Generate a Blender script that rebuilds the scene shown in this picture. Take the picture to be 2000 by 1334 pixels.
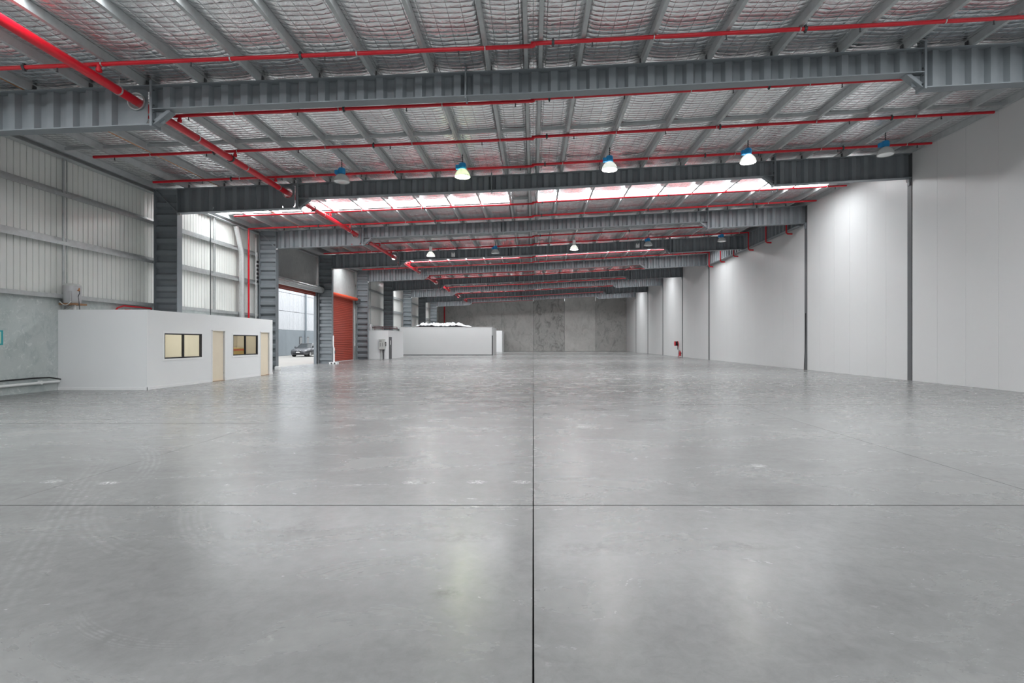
import bpy, math, random
from mathutils import noise, Vector
random.seed(7)
for o in list(bpy.data.objects): bpy.data.objects.remove(o)
S = bpy.context.scene
C = S.collection
PI = math.pi

# ------------------------------------------------------------------ camera, world, exposure
cd = bpy.data.cameras.new('camera'); cam = bpy.data.objects.new('camera', cd); C.objects.link(cam)
cd.sensor_width = 36.0; cd.lens = 18.0; cd.shift_x = -0.02075; cd.clip_end = 400
cam.location = (0, 0, 1.6); cam.rotation_euler = (PI/2, 0, 0)
S.camera = cam
S.view_settings.view_transform = 'Standard'; S.view_settings.look = 'None'
S.view_settings.gamma = 1.0; S.view_settings.use_curve_mapping = False
S.view_settings.exposure = 0.22
w = bpy.data.worlds.new('overcast_sky'); S.world = w; w.use_nodes = True
bg = w.node_tree.nodes['Background']
bg.inputs[0].default_value = (0.94, 0.97, 1.0, 1); bg.inputs[1].default_value = 2.4
SKYLIGHT = 20.0          # radiance of the translucent roof sheets
LAMP = 62.0

# ------------------------------------------------------------------ materials
def lin(r, g, b):
    f = lambda c: (c/255/12.92) if c/255 <= .04045 else ((c/255+.055)/1.055)**2.4
    return (f(r), f(g), f(b), 1)
class NT:
    def __init__(s, name):
        s.m = bpy.data.materials.new(name); s.m.use_nodes = True
        s.t = s.m.node_tree; s.n = s.t.nodes; s.b = s.n['Principled BSDF']; s.out = s.n['Material Output']
    def new(s, typ, **k):
        n = s.n.new(typ)
        for a, v in k.items():
            if a.startswith('i_'):
                key = a[2:]; n.inputs[int(key) if key.isdigit() else key].default_value = v
            else: setattr(n, a, v)
        return n
    def link(s, a, b): s.t.links.new(a, b)
    def math(s, op, a, b=None, c=None, clamp=False):
        n = s.n.new('ShaderNodeMath'); n.operation = op; n.use_clamp = clamp
        for i, v in enumerate((a, b, c)):
            if v is None: continue
            if isinstance(v, (int, float)): n.inputs[i].default_value = v
            else: s.link(v, n.inputs[i])
        return n.outputs[0]
    def ramp(s, x, stops):
        n = s.n.new('ShaderNodeValToRGB'); e = n.color_ramp.elements
        while len(e) < len(stops): e.new(.5)
        for i, (p, c) in enumerate(stops):
            e[i].position = p; e[i].color = c if len(c) == 4 else (c[0], c[1], c[2], 1)
        s.link(x, n.inputs[0]); return n.outputs[0]
    def mix(s, f, a, b, mode='MIX'):
        n = s.n.new('ShaderNodeMix'); n.data_type = 'RGBA'; n.blend_type = mode
        for sock, v in ((n.inputs[0], f), (n.inputs[6], a), (n.inputs[7], b)):
            if isinstance(v, (int, float)): sock.default_value = v
            elif isinstance(v, tuple): sock.default_value = v
            else: s.link(v, sock)
        return n.outputs[2]
    def noise(s, vec, scale, detail=4, rough=.55, dist=0.0):
        n = s.n.new('ShaderNodeTexNoise'); n.inputs['Scale'].default_value = scale
        n.inputs['Detail'].default_value = detail; n.inputs['Roughness'].default_value = rough
        n.inputs['Distortion'].default_value = dist
        if vec is not None: s.link(vec, n.inputs['Vector'])
        return n.outputs['Fac']
    def coord(s, scale=None):
        o = s.n.new('ShaderNodeTexCoord').outputs['Object']
        if scale:
            m = s.n.new('ShaderNodeMapping'); m.inputs['Scale'].default_value = scale
            s.link(o, m.inputs['Vector']); return m.outputs[0]
        return o
    def world(s, scale=None):
        o = s.n.new('ShaderNodeNewGeometry').outputs['Position']
        if scale:
            m = s.n.new('ShaderNodeMapping'); m.inputs['Scale'].default_value = scale
            s.link(o, m.inputs['Vector']); return m.outputs[0]
        return o
    def bump(s, h, strength=.3, dist=.01):
        n = s.n.new('ShaderNodeBump'); n.inputs['Strength'].default_value = strength
        n.inputs['Distance'].default_value = dist; s.link(h, n.inputs['Height'])
        s.link(n.outputs[0], s.b.inputs['Normal'])
def simple(name, col, rough=.5, metal=0.0, var=.06, scale=3.0, bump=0.0):
    k = NT(name)
    c = tuple(col[:3]) + (1,)
    if var:
        f = k.noise(k.world(), scale, 5)
        d = k.ramp(f, [(.3, tuple(x*(1-var) for x in c[:3])), (.7, tuple(min(1, x*(1+var)) for x in c[:3]))])
        k.link(d, k.b.inputs['Base Color'])
        if bump: k.bump(f, bump, .01)
    else: k.b.inputs['Base Color'].default_value = c
    k.b.inputs['Roughness'].default_value = rough; k.b.inputs['Metallic'].default_value = metal
    return k.m
def emit(name, col, strength, front=False):
    k = NT(name); e = k.new('ShaderNodeEmission'); e.inputs[0].default_value = tuple(col[:3])+(1,); e.inputs[1].default_value = strength
    k.link(e.outputs[0], k.out.inputs[0])
    if front: k.m.cycles.emission_sampling = 'FRONT'
    return k.m
M = {}
M['steel'] = simple('grey_painted_steel', (.205, .228, .245), .45, 0, .06, 2.0)
M['steel_wall'] = simple('dark_grey_column_steel', (.12, .125, .13), .45, 0, .05, 2.0)  # darker grey for the column strips in the white wall
M['steel_dark'] = simple('dark_steel', (.06, .065, .07), .5)
M['galv'] = simple('galvanised_steel', (.50, .52, .52), .35, .55, .10, 6.0)
M['purlin'] = simple('galvanised_purlin', (.46, .48, .485), .42, .3, .08, 5.0)
M['red'] = simple('red_pipe_paint', (.60, .007, .020), .28, 0, .05)
M['white'] = simple('white_wall_panel', (.66, .66, .66), .35, 0, .012, .6)
M['plaster'] = simple('white_plaster', (.82, .825, .83), .55, 0, .012, .8)
M['cream'] = simple('cream_paint', (.80, .75, .64), .5, 0, .02)
M['cream_door'] = simple('cream_door', (.80, .70, .55), .45, 0, .02)
M['trimwhite'] = simple('white_trim', (.86, .86, .86), .4, 0, 0)
M['black'] = simple('black_aluminium', (.012, .012, .016), .4, 0, 0)
M['rubber'] = simple('black_rubber', (.015, .015, .016), .6, 0, 0)
M['blue'] = simple('blue_lamp_housing', (.015, .27, .60), .4, 0, 0)
M['copper'] = simple('copper_pipe', (.55, .22, .08), .3, .6, .1)
M['pvc'] = simple('white_pvc', (.80, .81, .80), .4, 0, .03)
M['tank'] = simple('grey_tank_steel', (.50, .50, .51), .45, .2, .05)
M['wood'] = simple('timber_plank', (.30, .16, .08), .6, 0, .3, 14.0)
M['foildct'] = simple('flexible_duct_foil', (.62, .63, .63), .3, .6, .1, 20)
M['doorgrey'] = simple('dark_grey_door', (.075, .075, .08), .5, 0, .03)
M['board'] = simple('switchboard_grey', (.55, .56, .54), .4, 0, .02)
M['plastic'] = simple('white_plastic_sheet', (.82, .83, .84), .25, 0, .03)
M['extwhite'] = simple('white_cladding', (.66, .68, .71), .45, 0, .02)
M['extblue'] = simple('blue_grey_precast', (.265, .305, .335), .6, 0, .08, .5)
M['yard'] = simple('yard_concrete', (.42, .41, .385), .8, 0, .08, .7)
M['carbody'] = simple('dark_grey_car_paint', (.14, .145, .155), .2, .5, 0)
M['carglass'] = simple('car_window_glass', (.03, .04, .045), .05, 0, 0)
M['chrome'] = simple('chrome', (.75, .76, .77), .12, 1, 0)
M['teal'] = simple('teal_sign', (.02, .33, .36), .4, 0, 0)
M['palegreen'] = simple('pale_green_sign_face', (.42, .60, .50), .4, 0, 0)
M['ext_yellow'] = simple('yellow_board', (.72, .52, .16), .5, 0, .05)
M['orange'] = simple('orange_red_strip', (.75, .12, .03), .5, 0, 0)
M['dome'] = None
k = NT('opal_lamp_dome'); k.b.inputs['Base Color'].default_value = (.72, .74, .73, 1); k.b.inputs['Roughness'].default_value = .2
k.b.inputs['Transmission Weight'].default_value = .25; M['dome'] = k.m
M['sky'] = emit('translucent_roof_sheet', (.95, .98, 1.0), SKYLIGHT, True)
M['lamp_warm'] = emit('lit_lamp_lens', (1.0, .96, .88), LAMP, True)
M['lamp_green'] = emit('lit_lamp_lens_greenish', (.90, 1.0, .55), LAMP, True)
M['office_light'] = emit('office_light_panel', (1.0, .96, .90), 11.0, True)
# glass
k = NT('window_glass'); tr = k.new('ShaderNodeBsdfTransparent'); gl = k.new('ShaderNodeBsdfGlossy'); gl.inputs['Roughness'].default_value = .02
fr = k.new('ShaderNodeLayerWeight'); fr.inputs[0].default_value = .5; mx = k.new('ShaderNodeMixShader')
tr.inputs[0].default_value = (.93, .95, .94, 1)
k.link(k.math('ADD', k.math('MULTIPLY', k.math('POWER', fr.outputs[1], 5.0), .6), .03), mx.inputs[0]); k.link(tr.outputs[0], mx.inputs[1]); k.link(gl.outputs[0], mx.inputs[2]); k.link(mx.outputs[0], k.out.inputs[0]); M['glass'] = k.m
# red roller curtain
M['rollred'] = simple('red_roller_curtain', (.34, .048, .026), .4, 0, .06, 1.2)
M['drumred'] = simple('orange_red_roller_roll', (.62, .07, .025), .4, 0, .04)
# left wall sheeting (off-white metal cladding)
M['sheet'] = simple('grey_metal_cladding', (.77, .78, .75), .32, .1, .04, .9)
# concrete
def concrete(name, c0, c1, dark, light, sc=.5, amt=.5, bs=2.6):
    k = NT(name); p = k.world()
    a = k.noise(p, sc, 6, .6, .6); base = k.ramp(a, [(.32, c0), (.68, c1)])
    b = k.noise(k.world((1, 1, .6)), bs, 7, .72, 1.2)
    base = k.mix(k.math('MULTIPLY', k.ramp(b, [(.49, (0, 0, 0)), (.64, (1, 1, 1))]), amt), base, dark + (1,))
    c = k.noise(p, 5.5, 8, .7, 1.5)
    base = k.mix(k.math('MULTIPLY', k.ramp(c, [(.56, (0, 0, 0)), (.66, (1, 1, 1))]), amt), base, light + (1,))
    k.link(base, k.b.inputs['Base Color']); k.b.inputs['Roughness'].default_value = .7
    k.bump(b, .15, .01); return k.m
M['conc_left'] = concrete('grey_green_concrete', (.46, .51, .50), (.60, .63, .62), (.37, .43, .43), (.78, .80, .78), .35, .6)
M['conc_head'] = concrete('grey_concrete_head', (.32, .33, .33), (.42, .43, .42), (.25, .26, .25), (.52, .53, .52), .4, .4)
backs = []
for i, (v, amt) in enumerate([(.44, .5), (.48, .5), (.50, .45), (.43, .9), (.55, .3), (.43, .6)]):
    backs.append(concrete('tilt_panel_concrete_%d' % i, (v*.92, v*.91, v*.87), (v*1.12, v*1.11, v*1.06), (v*.45, v*.45, v*.42), (v*1.4, v*1.4, v*1.35), .45, amt, 1.1))
# floor
k = NT('polished_concrete_floor'); p = k.world()
a = k.noise(p, .22, 6, .6, .8); base = k.ramp(a, [(.28, (.222, .222, .219)), (.5, (.240, .240, .237)), (.74, (.258, .258, .254))])
pm = k.world((.6, 1.3, 1)); st = k.noise(pm, 1.1, 6, .66, .7)
base = k.mix(.5, base, k.ramp(st, [(.25, (.80, .80, .80)), (.5, (1, 1, 1)), (.75, (1.20, 1.20, 1.19))]), 'MULTIPLY')
fine = k.noise(p, 9, 6, .75, .4)
base = k.mix(.5, base, k.ramp(fine, [(.30, (.78, .78, .78)), (.5, (1, 1, 1)), (.70, (1.2, 1.2, 1.2))]), 'MULTIPLY')
chip = k.noise(p, 3.1, 3, .5, .3); chip2 = k.noise(p, 24, 4, .6)
cf = k.math('MULTIPLY', k.ramp(chip, [(.68, (0, 0, 0)), (.75, (1, 1, 1))]), k.ramp(chip2, [(.50, (0, 0, 0)), (.56, (1, 1, 1))]))
base = k.mix(k.math('MULTIPLY', cf, .35), base, (.50, .50, .49, 1))
scr = k.noise(k.world((.5, 2.2, 1)), .9, 2, .4, 2.5)
sl = k.math('ABSOLUTE', k.math('SUBTRACT', scr, .5)); sl = k.ramp(sl, [(0, (1, 1, 1)), (.003, (0, 0, 0))])
gap = k.ramp(k.noise(p, 1.7, 5, .6), [(.52, (0, 0, 0)), (.62, (1, 1, 1))])
base = k.mix(k.math('MULTIPLY', k.math('MULTIPLY', sl, gap), .35), base, (.14, .14, .14, 1))
sxy = k.new('ShaderNodeSeparateXYZ'); k.link(p, sxy.inputs[0]); FX, FY = sxy.outputs[0], sxy.outputs[1]
def circle3(a, b, c):
    ax, ay = a; bx_, by_ = b; cx_, cy_ = c
    d = 2*(ax*(by_-cy_)+bx_*(cy_-ay)+cx_*(ay-by_))
    ux = ((ax*ax+ay*ay)*(by_-cy_)+(bx_*bx_+by_*by_)*(cy_-ay)+(cx_*cx_+cy_*cy_)*(ay-by_))/d
    uy = ((ax*ax+ay*ay)*(cx_-bx_)+(bx_*bx_+by_*by_)*(ax-cx_)+(cx_*cx_+cy_*cy_)*(bx_-ax))/d
    return ux, uy, math.hypot(ax-ux, ay-uy)
def spot(x, y, rx, ry):      # soft elliptical mask
    dx = k.math('DIVIDE', k.math('SUBTRACT', FX, x), rx); dy = k.math('DIVIDE', k.math('SUBTRACT', FY, y), ry)
    r2 = k.math('ADD', k.math('MULTIPLY', dx, dx), k.math('MULTIPLY', dy, dy))
    return k.math('SUBTRACT', 1.0, r2, clamp=True)
for (pa, pb, pc), wd, ext in ((((-4.43, 5.2), (-3.89, 4.47), (-3.1, 3.9)), .13, 1.1), (((-5.6, 6.6), (-4.5, 4.9), (-3.45, 3.4)), .16, 2.2), (((-3.49, 5.4), (-3.0, 4.47), (-2.55, 4.0)), .12, 1.0), (((-2.55, 2.9), (-2.3, 2.77), (-2.0, 2.70)), .05, .45), (((-6.2, 8.0), (-5.2, 7.0), (-4.6, 6.0)), .14, 1.3)):
    ux, uy, ur = circle3(pa, pb, pc)
    dx = k.math('SUBTRACT', FX, ux); dy = k.math('SUBTRACT', FY, uy)
    rr_ = k.math('SUBTRACT', k.math('SQRT', k.math('ADD', k.math('MULTIPLY', dx, dx), k.math('MULTIPLY', dy, dy))), ur)
    band = k.math('SUBTRACT', 1.0, k.math('DIVIDE', k.math('ABSOLUTE', rr_), wd), clamp=True)
    stripe = k.math('ADD', k.math('MULTIPLY', k.math('SINE', k.math('MULTIPLY', rr_, 2*PI*4.5/(2*wd))), .5), .5)
    m = k.math('MULTIPLY', k.math('MULTIPLY', k.math('POWER', band, .35), stripe), k.math('MULTIPLY', spot(pb[0], pb[1], ext*1.25, ext*1.25), k.ramp(fine, [(.38, (0, 0, 0)), (.60, (1, 1, 1))])))
    base = k.mix(k.math('MULTIPLY', m, .36), base, (.42, .42, .42, 1))
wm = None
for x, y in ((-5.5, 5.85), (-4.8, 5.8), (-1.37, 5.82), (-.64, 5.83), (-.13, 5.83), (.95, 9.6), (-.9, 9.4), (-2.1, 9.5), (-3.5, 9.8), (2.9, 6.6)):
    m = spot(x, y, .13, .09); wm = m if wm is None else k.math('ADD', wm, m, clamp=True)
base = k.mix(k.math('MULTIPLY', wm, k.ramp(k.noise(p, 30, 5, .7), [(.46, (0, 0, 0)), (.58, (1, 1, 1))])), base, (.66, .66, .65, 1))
dm = None
for x, y, rx, ry in ((.47, 3.95, .42, .16), (-.57, 4.18, .40, .14), (-2.0, 4.35, .18, .28), (1.6, 4.0, .35, .12), (-.55, 3.25, .12, .10)):
    m = spot(x, y, rx, ry); dm = m if dm is None else k.math('ADD', dm, m, clamp=True)
base = k.mix(k.math('MULTIPLY', k.math('MULTIPLY', dm, k.ramp(k.noise(p, 14, 6, .7), [(.40, (0, 0, 0)), (.6, (1, 1, 1))])), .8), base, (.13, .13, .128, 1))
k.link(base, k.b.inputs['Base Color'])
ro = k.new('ShaderNodeMapRange'); ro.inputs[1].default_value = .3; ro.inputs[2].default_value = .7; ro.inputs[3].default_value = .20; ro.inputs[4].default_value = .31
k.link(st, ro.inputs[0]); k.link(ro.outputs[0], k.b.inputs['Roughness'])
k.b.inputs['Specular IOR Level'].default_value = .65
k.bump(fine, .10, .006); M['floor'] = k.m
M['subfloor'] = simple('joint_filler', (.03, .03, .03), .8, 0, 0)
# foil
k = NT('reflective_foil_insulation'); p = k.world(); sx = k.new('ShaderNodeSeparateXYZ'); k.link(p, sx.inputs[0])
n1 = k.noise(p, 1.3, 4, .6); n2 = k.noise(p, 7.0, 5, .65, .5)
ya = k.math('ADD', k.math('MULTIPLY', sx.outputs[1], 1/.16), k.math('MULTIPLY', n1, 1.1))
hy = k.math('ABSOLUTE', k.math('SINE', k.math('MULTIPLY', ya, PI)))
xa = k.math('MULTIPLY', sx.outputs[0], 1/.30)
hx = k.math('ABSOLUTE', k.math('SINE', k.math('MULTIPLY', xa, PI)))
hyp = k.math('POWER', hy, .42); hxp = k.math('POWER', hx, .25)
h = k.math('ADD', k.math('MULTIPLY', k.math('MULTIPLY', hyp, hxp), 1.0), k.math('MULTIPLY', n2, 1.5))
k.bump(h, .75, .02)
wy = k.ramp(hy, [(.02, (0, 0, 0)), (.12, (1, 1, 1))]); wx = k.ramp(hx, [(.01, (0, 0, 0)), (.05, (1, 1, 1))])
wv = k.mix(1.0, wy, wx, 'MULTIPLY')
k.link(k.mix(wv, (.12, .125, .125, 1), (.93, .94, .95, 1)), k.b.inputs['Base Color'])  # dark lines: mesh wires, plus crease shade put into the colour
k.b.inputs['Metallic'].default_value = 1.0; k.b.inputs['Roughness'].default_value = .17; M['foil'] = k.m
M['roofsheet'] = simple('roof_sheet', (.4, .4, .4), .5, .3, 0)

# ------------------------------------------------------------------ geometry helpers
class MB:
    def __init__(s): s.v = []; s.f = []; s.sm = []
    def add(s, vs, fs, smooth=False):
        o = len(s.v); s.v += [tuple(x) for x in vs]
        s.f += [tuple(i+o for i in f) for f in fs]; s.sm += [smooth]*len(fs); return s
    def box(s, x0, x1, y0, y1, z0, z1):
        vs = [(x, y, z) for z in (z0, z1) for y in (y0, y1) for x in (x0, x1)]
        return s.add(vs, [(0, 2, 3, 1), (4, 5, 7, 6), (0, 1, 5, 4), (2, 6, 7, 3), (0, 4, 6, 2), (1, 3, 7, 5)])
    def bbox(s, x0, x1, y0, y1, z0, z1, b=.01):      # box with chamfered vertical edges and top
        ring = lambda z, e: [(x0+b+e, y0+e, z), (x1-b-e, y0+e, z), (x1-e, y0+b+e, z), (x1-e, y1-b-e, z), (x1-b-e, y1-e, z), (x0+b+e, y1-e, z), (x0+e, y1-b-e, z), (x0+e, y0+b+e, z)]
        return s.loft([ring(z0, b), ring(z0+b, 0), ring(z1-b, 0), ring(z1, b)], True, True)
    def loft(s, rings, closed=True, cap=False, smooth=False):
        n = len(rings[0]); vs = [p for r in rings for p in r]; fs = []
        for i in range(len(rings)-1):
            for j in range(n if closed else n-1):
                a = i*n+j; b = i*n+(j+1) % n; fs.append((a, b, b+n, a+n))
        s.add(vs, fs, smooth)
        if cap:
            s.add(rings[0], [tuple(range(n-1, -1, -1))]); s.add(rings[-1], [tuple(range(n))])
        return s
    def beam(s, p, q, wd, ht, up=(0, 0, 1)):           # rectangular bar between two points
        p = Vector(p); q = Vector(q); d = (q-p).normalized(); u = Vector(up); sd = d.cross(u)
        if sd.length < 1e-4: sd = d.cross(Vector((1, 0, 0)))
        sd.normalize(); u = sd.cross(d)
        r = lambda c: [c+sd*wd/2+u*ht/2, c-sd*wd/2+u*ht/2, c-sd*wd/2-u*ht/2, c+sd*wd/2-u*ht/2]
        return s.loft([r(p), r(q)], True, True)
    def tube(s, pts, r, n=10, cap=True, smooth=True):
        pts = [Vector(p) for p in pts]; rings = []
        for i, p in enumerate(pts):
            d = (pts[min(i+1, len(pts)-1)]-pts[max(i-1, 0)]).normalized()
            a = d.cross(Vector((0, 0, 1)))
            if a.length < 1e-3: a = d.cross(Vector((0, 1, 0)))
            a.normalize(); b = a.cross(d)
            rr = r[i] if isinstance(r, (list, tuple)) else r
            rings.append([p+(a*math.cos(t)+b*math.sin(t))*rr for t in [2*PI*j/n for j in range(n)]])
        return s.loft(rings, True, cap, smooth)
    def lathe(s, prof, n=20, c=(0, 0, 0), cap=True, smooth=True):
        rings = [[(c[0]+r*math.cos(2*PI*j/n), c[1]+r*math.sin(2*PI*j/n), c[2]+z) for j in range(n)] for r, z in prof]
        return s.loft(rings, True, cap, smooth)
W = {}
def wloc(o): return W.get(o.name, Vector((0, 0, 0))) if o else Vector((0, 0, 0))
def mesh(name, mb, mat, off=Vector((0, 0, 0))):
    me = bpy.data.meshes.new(name); me.from_pydata([(x-off[0], y-off[1], z-off[2]) for x, y, z in mb.v], [], mb.f)
    me.polygons.foreach_set('use_smooth', mb.sm); me.materials.append(M[mat] if isinstance(mat, str) else mat); me.update(); return me
def put(name, me, loc=(0, 0, 0), parent=None):
    o = bpy.data.objects.new(name, me); C.objects.link(o); loc = Vector(loc)
    if parent: o.parent = parent
    o.location = loc-wloc(parent); W[o.name] = loc; return o
def build(name, mb, mat, parent=None, base=None):       # vertices given in world metres
    if base is None: base = wloc(parent)
    base = Vector(base); return put(name, mesh(name, mb, mat, base), base, parent)
def tag(o, label, cat, group=None, kind=None):
    o['label'] = label; o['category'] = cat
    if group: o['group'] = group
    if kind: o['kind'] = kind
    return o
def thing(name, loc, label, cat, group=None, kind=None):
    return tag(put(name, None, loc), label, cat, group, kind)
def dup(root, loc, label=None):
    r = root.copy(); C.objects.link(r); r.location = loc; W[r.name] = Vector(loc)
    if label: r['label'] = label
    for ch in root.children:
        c = ch.copy(); C.objects.link(c); c.parent = r
        for g in ch.children:
            d = g.copy(); C.objects.link(d); d.parent = c
    return r
def ordinal(n):
    return ['zeroth', 'first', 'second', 'third', 'fourth', 'fifth', 'sixth', 'seventh', 'eighth', 'ninth', 'tenth', 'eleventh', 'twelfth', 'thirteenth', 'fourteenth', 'fifteenth', 'sixteenth', 'seventeenth', 'eighteenth', 'nineteenth', 'twentieth', 'twenty-first', 'twenty-second', 'twenty-third', 'twenty-fourth', 'twenty-fifth', 'twenty-sixth', 'twenty-seventh', 'twenty-eighth', 'twenty-ninth', 'thirtieth', 'thirty-first'][n]

# ------------------------------------------------------------------ layout (metres; camera at origin looking along +Y)
XR = 15.45                       # inner face of right wall
XS = -15.75                      # left sheeting
XCO, XCI = -15.46, -14.50        # left column outer / inner faces
Y0, Y1 = -11.0, 85.0
def rt(x): return 8.45 + (.042*x if x < 0 else .054*x)       # top of rafters
frames = [-3, 5, 13, 21, 29, 37, 45, 53, 61, 69, 77]
PX = [-15.4, -14.15, -12.70, -11.27, -9.83, -8.36, -6.90, -5.45, -4.02, -2.55, -1.10, -.16, .16, 1.13, 2.75, 4.42, 6.08, 7.74, 9.39, 11.04, 12.69, 14.34, 15.38]
SKY = [(-7.6, -6.2), (8.4, 9.8), (24.35, 25.8), (40.4, 41.8), (56.4, 57.8), (72.4, 73.8)]
PD = .20

# ------------------------------------------------------------------ floor
fl = build('floor', MB().box(-15.9, 16.5, Y0, Y1+.3, -.35, -.06), 'subfloor'); tag(fl, 'polished grey concrete floor with saw-cut joints', 'floor', kind='structure')
def slab(x0, x1, y0, y1, gx0=.005, gx1=.005):
    build('slab', MB().box(x0+gx0, x1-gx1, y0+.011, y1-.011, -.06, 0), 'floor', fl)
ys = [Y0, -3] + [5+8*i for i in range(11)]
for i in range(len(ys)-1):
    a, b = ys[i], ys[i+1]
    slab(0, 5.3, a, b, .005, .0045); slab(5.3, 16.4, a, b, .0045, 0); slab(-5.25, 0, a, b, .0035, .005)
    if a == 5:
        slab(-15.85, -5.25, a, 10, 0, .002); slab(-15.85, -8.7, 10, b, 0, .003); slab(-8.7, -5.25, 10, b, .003, .002)
    elif a == 13:
        slab(-15.85, -8.7, a, b, 0, .002); slab(-8.7, -5.25, a, b, .002, .002)
    else: slab(-15.85, -5.25, a, b, 0, .002)

# ------------------------------------------------------------------ ceiling: roof sheet, foil, purlins, skylights
mb = MB()
for (x0, x1) in ((-16.1, 0), (0, 16.6)):
    for (z, f) in ((PD+.34, 1),):
        mb.add([(x0, Y0, rt(x0)+z), (x1, Y0, rt(x1)+z), (x1, Y1+.3, rt(x1)+z), (x0, Y1+.3, rt(x0)+z),
                (x0, Y0, rt(x0)+z+.05), (x1, Y0, rt(x1)+z+.05), (x1, Y1+.3, rt(x1)+z+.05), (x0, Y1+.3, rt(x0)+z+.05)],
               [(0, 3, 2, 1), (4, 5, 6, 7), (0, 1, 5, 4), (1, 2, 6, 5), (2, 3, 7, 6), (3, 0, 4, 7)])
ceil = build('ceiling', mb, 'roofsheet'); tag(ceil, 'low-pitched metal roof lined with silver foil between purlins', 'ceiling', kind='structure')
def foil(x0, x1, y0, y1, nx):
    st = .16 if y1 < 50 else .4
    ny = max(2, int(round((y1-y0)/st))); vs = []; fs = []; wd = x1-x0
    sag = .10*min(1, wd/1.4)
    for j in range(ny+1):
        y = y0+(y1-y0)*j/ny
        for i in range(nx+1):
            t = i/nx; x = x0+wd*t
            s = 1-abs(2*t-1)**4
            z = rt(x)+PD+.012-s*(sag+.035*noise.noise((x*.7, y*.5, 1.3))+.02*noise.noise((x*1.9, y*2.2, 5)))
            vs.append((x, y, z))
    for j in range(ny):
        for i in range(nx):
            a = j*(nx+1)+i; fs.append((a, a+nx+1, a+nx+2, a+1))
    return MB().add(vs, fs, True)
for gi in range(len(PX)-1):
    x0, x1 = PX[gi], PX[gi+1]
    skyl = not (x0 > -1.2 and x1 < .2) and x1 < 15
    ycuts = []; y = Y0
    if skyl:
        for a, b in SKY:
            ycuts.append((y, a)); y = b
            v = [(x0, a, rt(x0)+PD+.02), (x1, a, rt(x1)+PD+.02), (x1, b, rt(x1)+PD+.02), (x0, b, rt(x0)+PD+.02)]
            build('skylight_sheet', MB().add(v, [(0, 3, 2, 1)]), 'sky', ceil)
    ycuts.append((y, Y1))
    nx = 8 if x1-x0 > 1 else 5
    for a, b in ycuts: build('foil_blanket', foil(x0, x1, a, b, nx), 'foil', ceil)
def purlin_mesh(sgn):     # C section, web towards the hall centre line
    t = .012; fw = .085
    mb = MB(); x = lambda a: a*sgn
    xa, xb = sorted((x(0), x(-t))); mb.box(xa, xb, 0, 8, 0, PD)
    xa, xb = sorted((x(-t), x(-fw))); mb.box(xa, xb, 0, 8, 0, t); mb.box(xa, xb, 0, 8, PD-t, PD)
    xa, xb = sorted((x(-fw), x(-fw-.004))); mb.box(xa, xb, 0, 8, 0, .03)
    return mb
pm_l = mesh('purlin', purlin_mesh(1), 'purlin'); pm_r = mesh('purlin', purlin_mesh(-1), 'purlin')
for x in PX:
    for i in range(12):
        put('purlin', pm_l if x < 0 else pm_r, (x+(.03 if x < 0 else -.03), Y0+8*i, rt(x)), ceil)
for i in range(12):       # bridging channel at mid bay
    y = Y0+8*i+3.75
    mb = MB()
    for a, b in zip(PX[:-1], PX[1:]):
        if b-a > .5: mb.beam((a+.1, y, rt(a)+.09), (b-.1, y, rt(b)+.09), .07, .1)
    build('bridging', mb, 'purlin', ceil)
mb = MB().box(-15.72, -15.60, Y0, Y1, rt(-15.6)-.12, rt(-15.6)+.22); build('eave_purlin', mb, 'purlin', ceil)
mb = MB().box(-15.60, -15.46, Y0, Y1, rt(-15.6)-.12, rt(-15.6)-.10); build('eave_purlin', mb, 'purlin', ceil)

# ------------------------------------------------------------------ right wall: white insulated panels between columns
wr = thing('wall_right', (XR, 0, 0), 'white insulated panel wall with dark column strips', 'wall', kind='structure')
pw = (8-.26)/6
pmesh = mesh('wall_panel', MB().box(0, .10, .003, pw-.003, 0, 9.62), 'white')
for i in range(12):
    for j in range(6): put('wall_panel', pmesh, (XR, Y0+8*i+.13+pw*j, 0), wr)
put('wall_panel', mesh('wall_panel', MB().box(0, .10, -.127, .127, 0, 9.62), 'white'), (XR, 37, 0), wr)
put('wall_panel', mesh('wall_panel', MB().box(0, .10, -.127, .127, 0, 9.62), 'white'), (XR, -3, 0), wr)
build('backing_sheet', MB().box(XR+.11, XR+.14, Y0, Y1, 0, 9.7), 'white', wr)
# ------------------------------------------------------------------ back wall and front wall
wb = thing('wall_back', (0, Y1, 0), 'grey concrete tilt-up panel wall closing the far end', 'wall', kind='structure')
bx = [-15.85, -10.5, -5.2, 0, 5.2, 10.35, 15.9]
for i in range(6):
    a, b = bx[i]+.015, bx[i+1]-.015
    build('concrete_panel', MB().add([(a, Y1, 0), (b, Y1, 0), (b, Y1, rt(b)+.5), (a, Y1, rt(a)+.5), (a, Y1+.18, 0), (b, Y1+.18, 0), (b, Y1+.18, rt(b)+.5), (a, Y1+.18, rt(a)+.5)],
          [(0, 1, 2, 3), (5, 4, 7, 6), (0, 4, 5, 1), (1, 5, 6, 2), (2, 6, 7, 3), (3, 7, 4, 0)]), backs[i], wb)
build('joint_backing', MB().box(-15.85, 15.9, Y1+.10, Y1+.16, 0, 8.3), 'steel_dark', wb)
wf = build('wall_front', MB().box(-15.9, 16.4, Y0-.2, Y0, 0, 9.9), 'conc_head'); tag(wf, 'plain concrete wall behind the viewer', 'wall', kind='structure')

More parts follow.
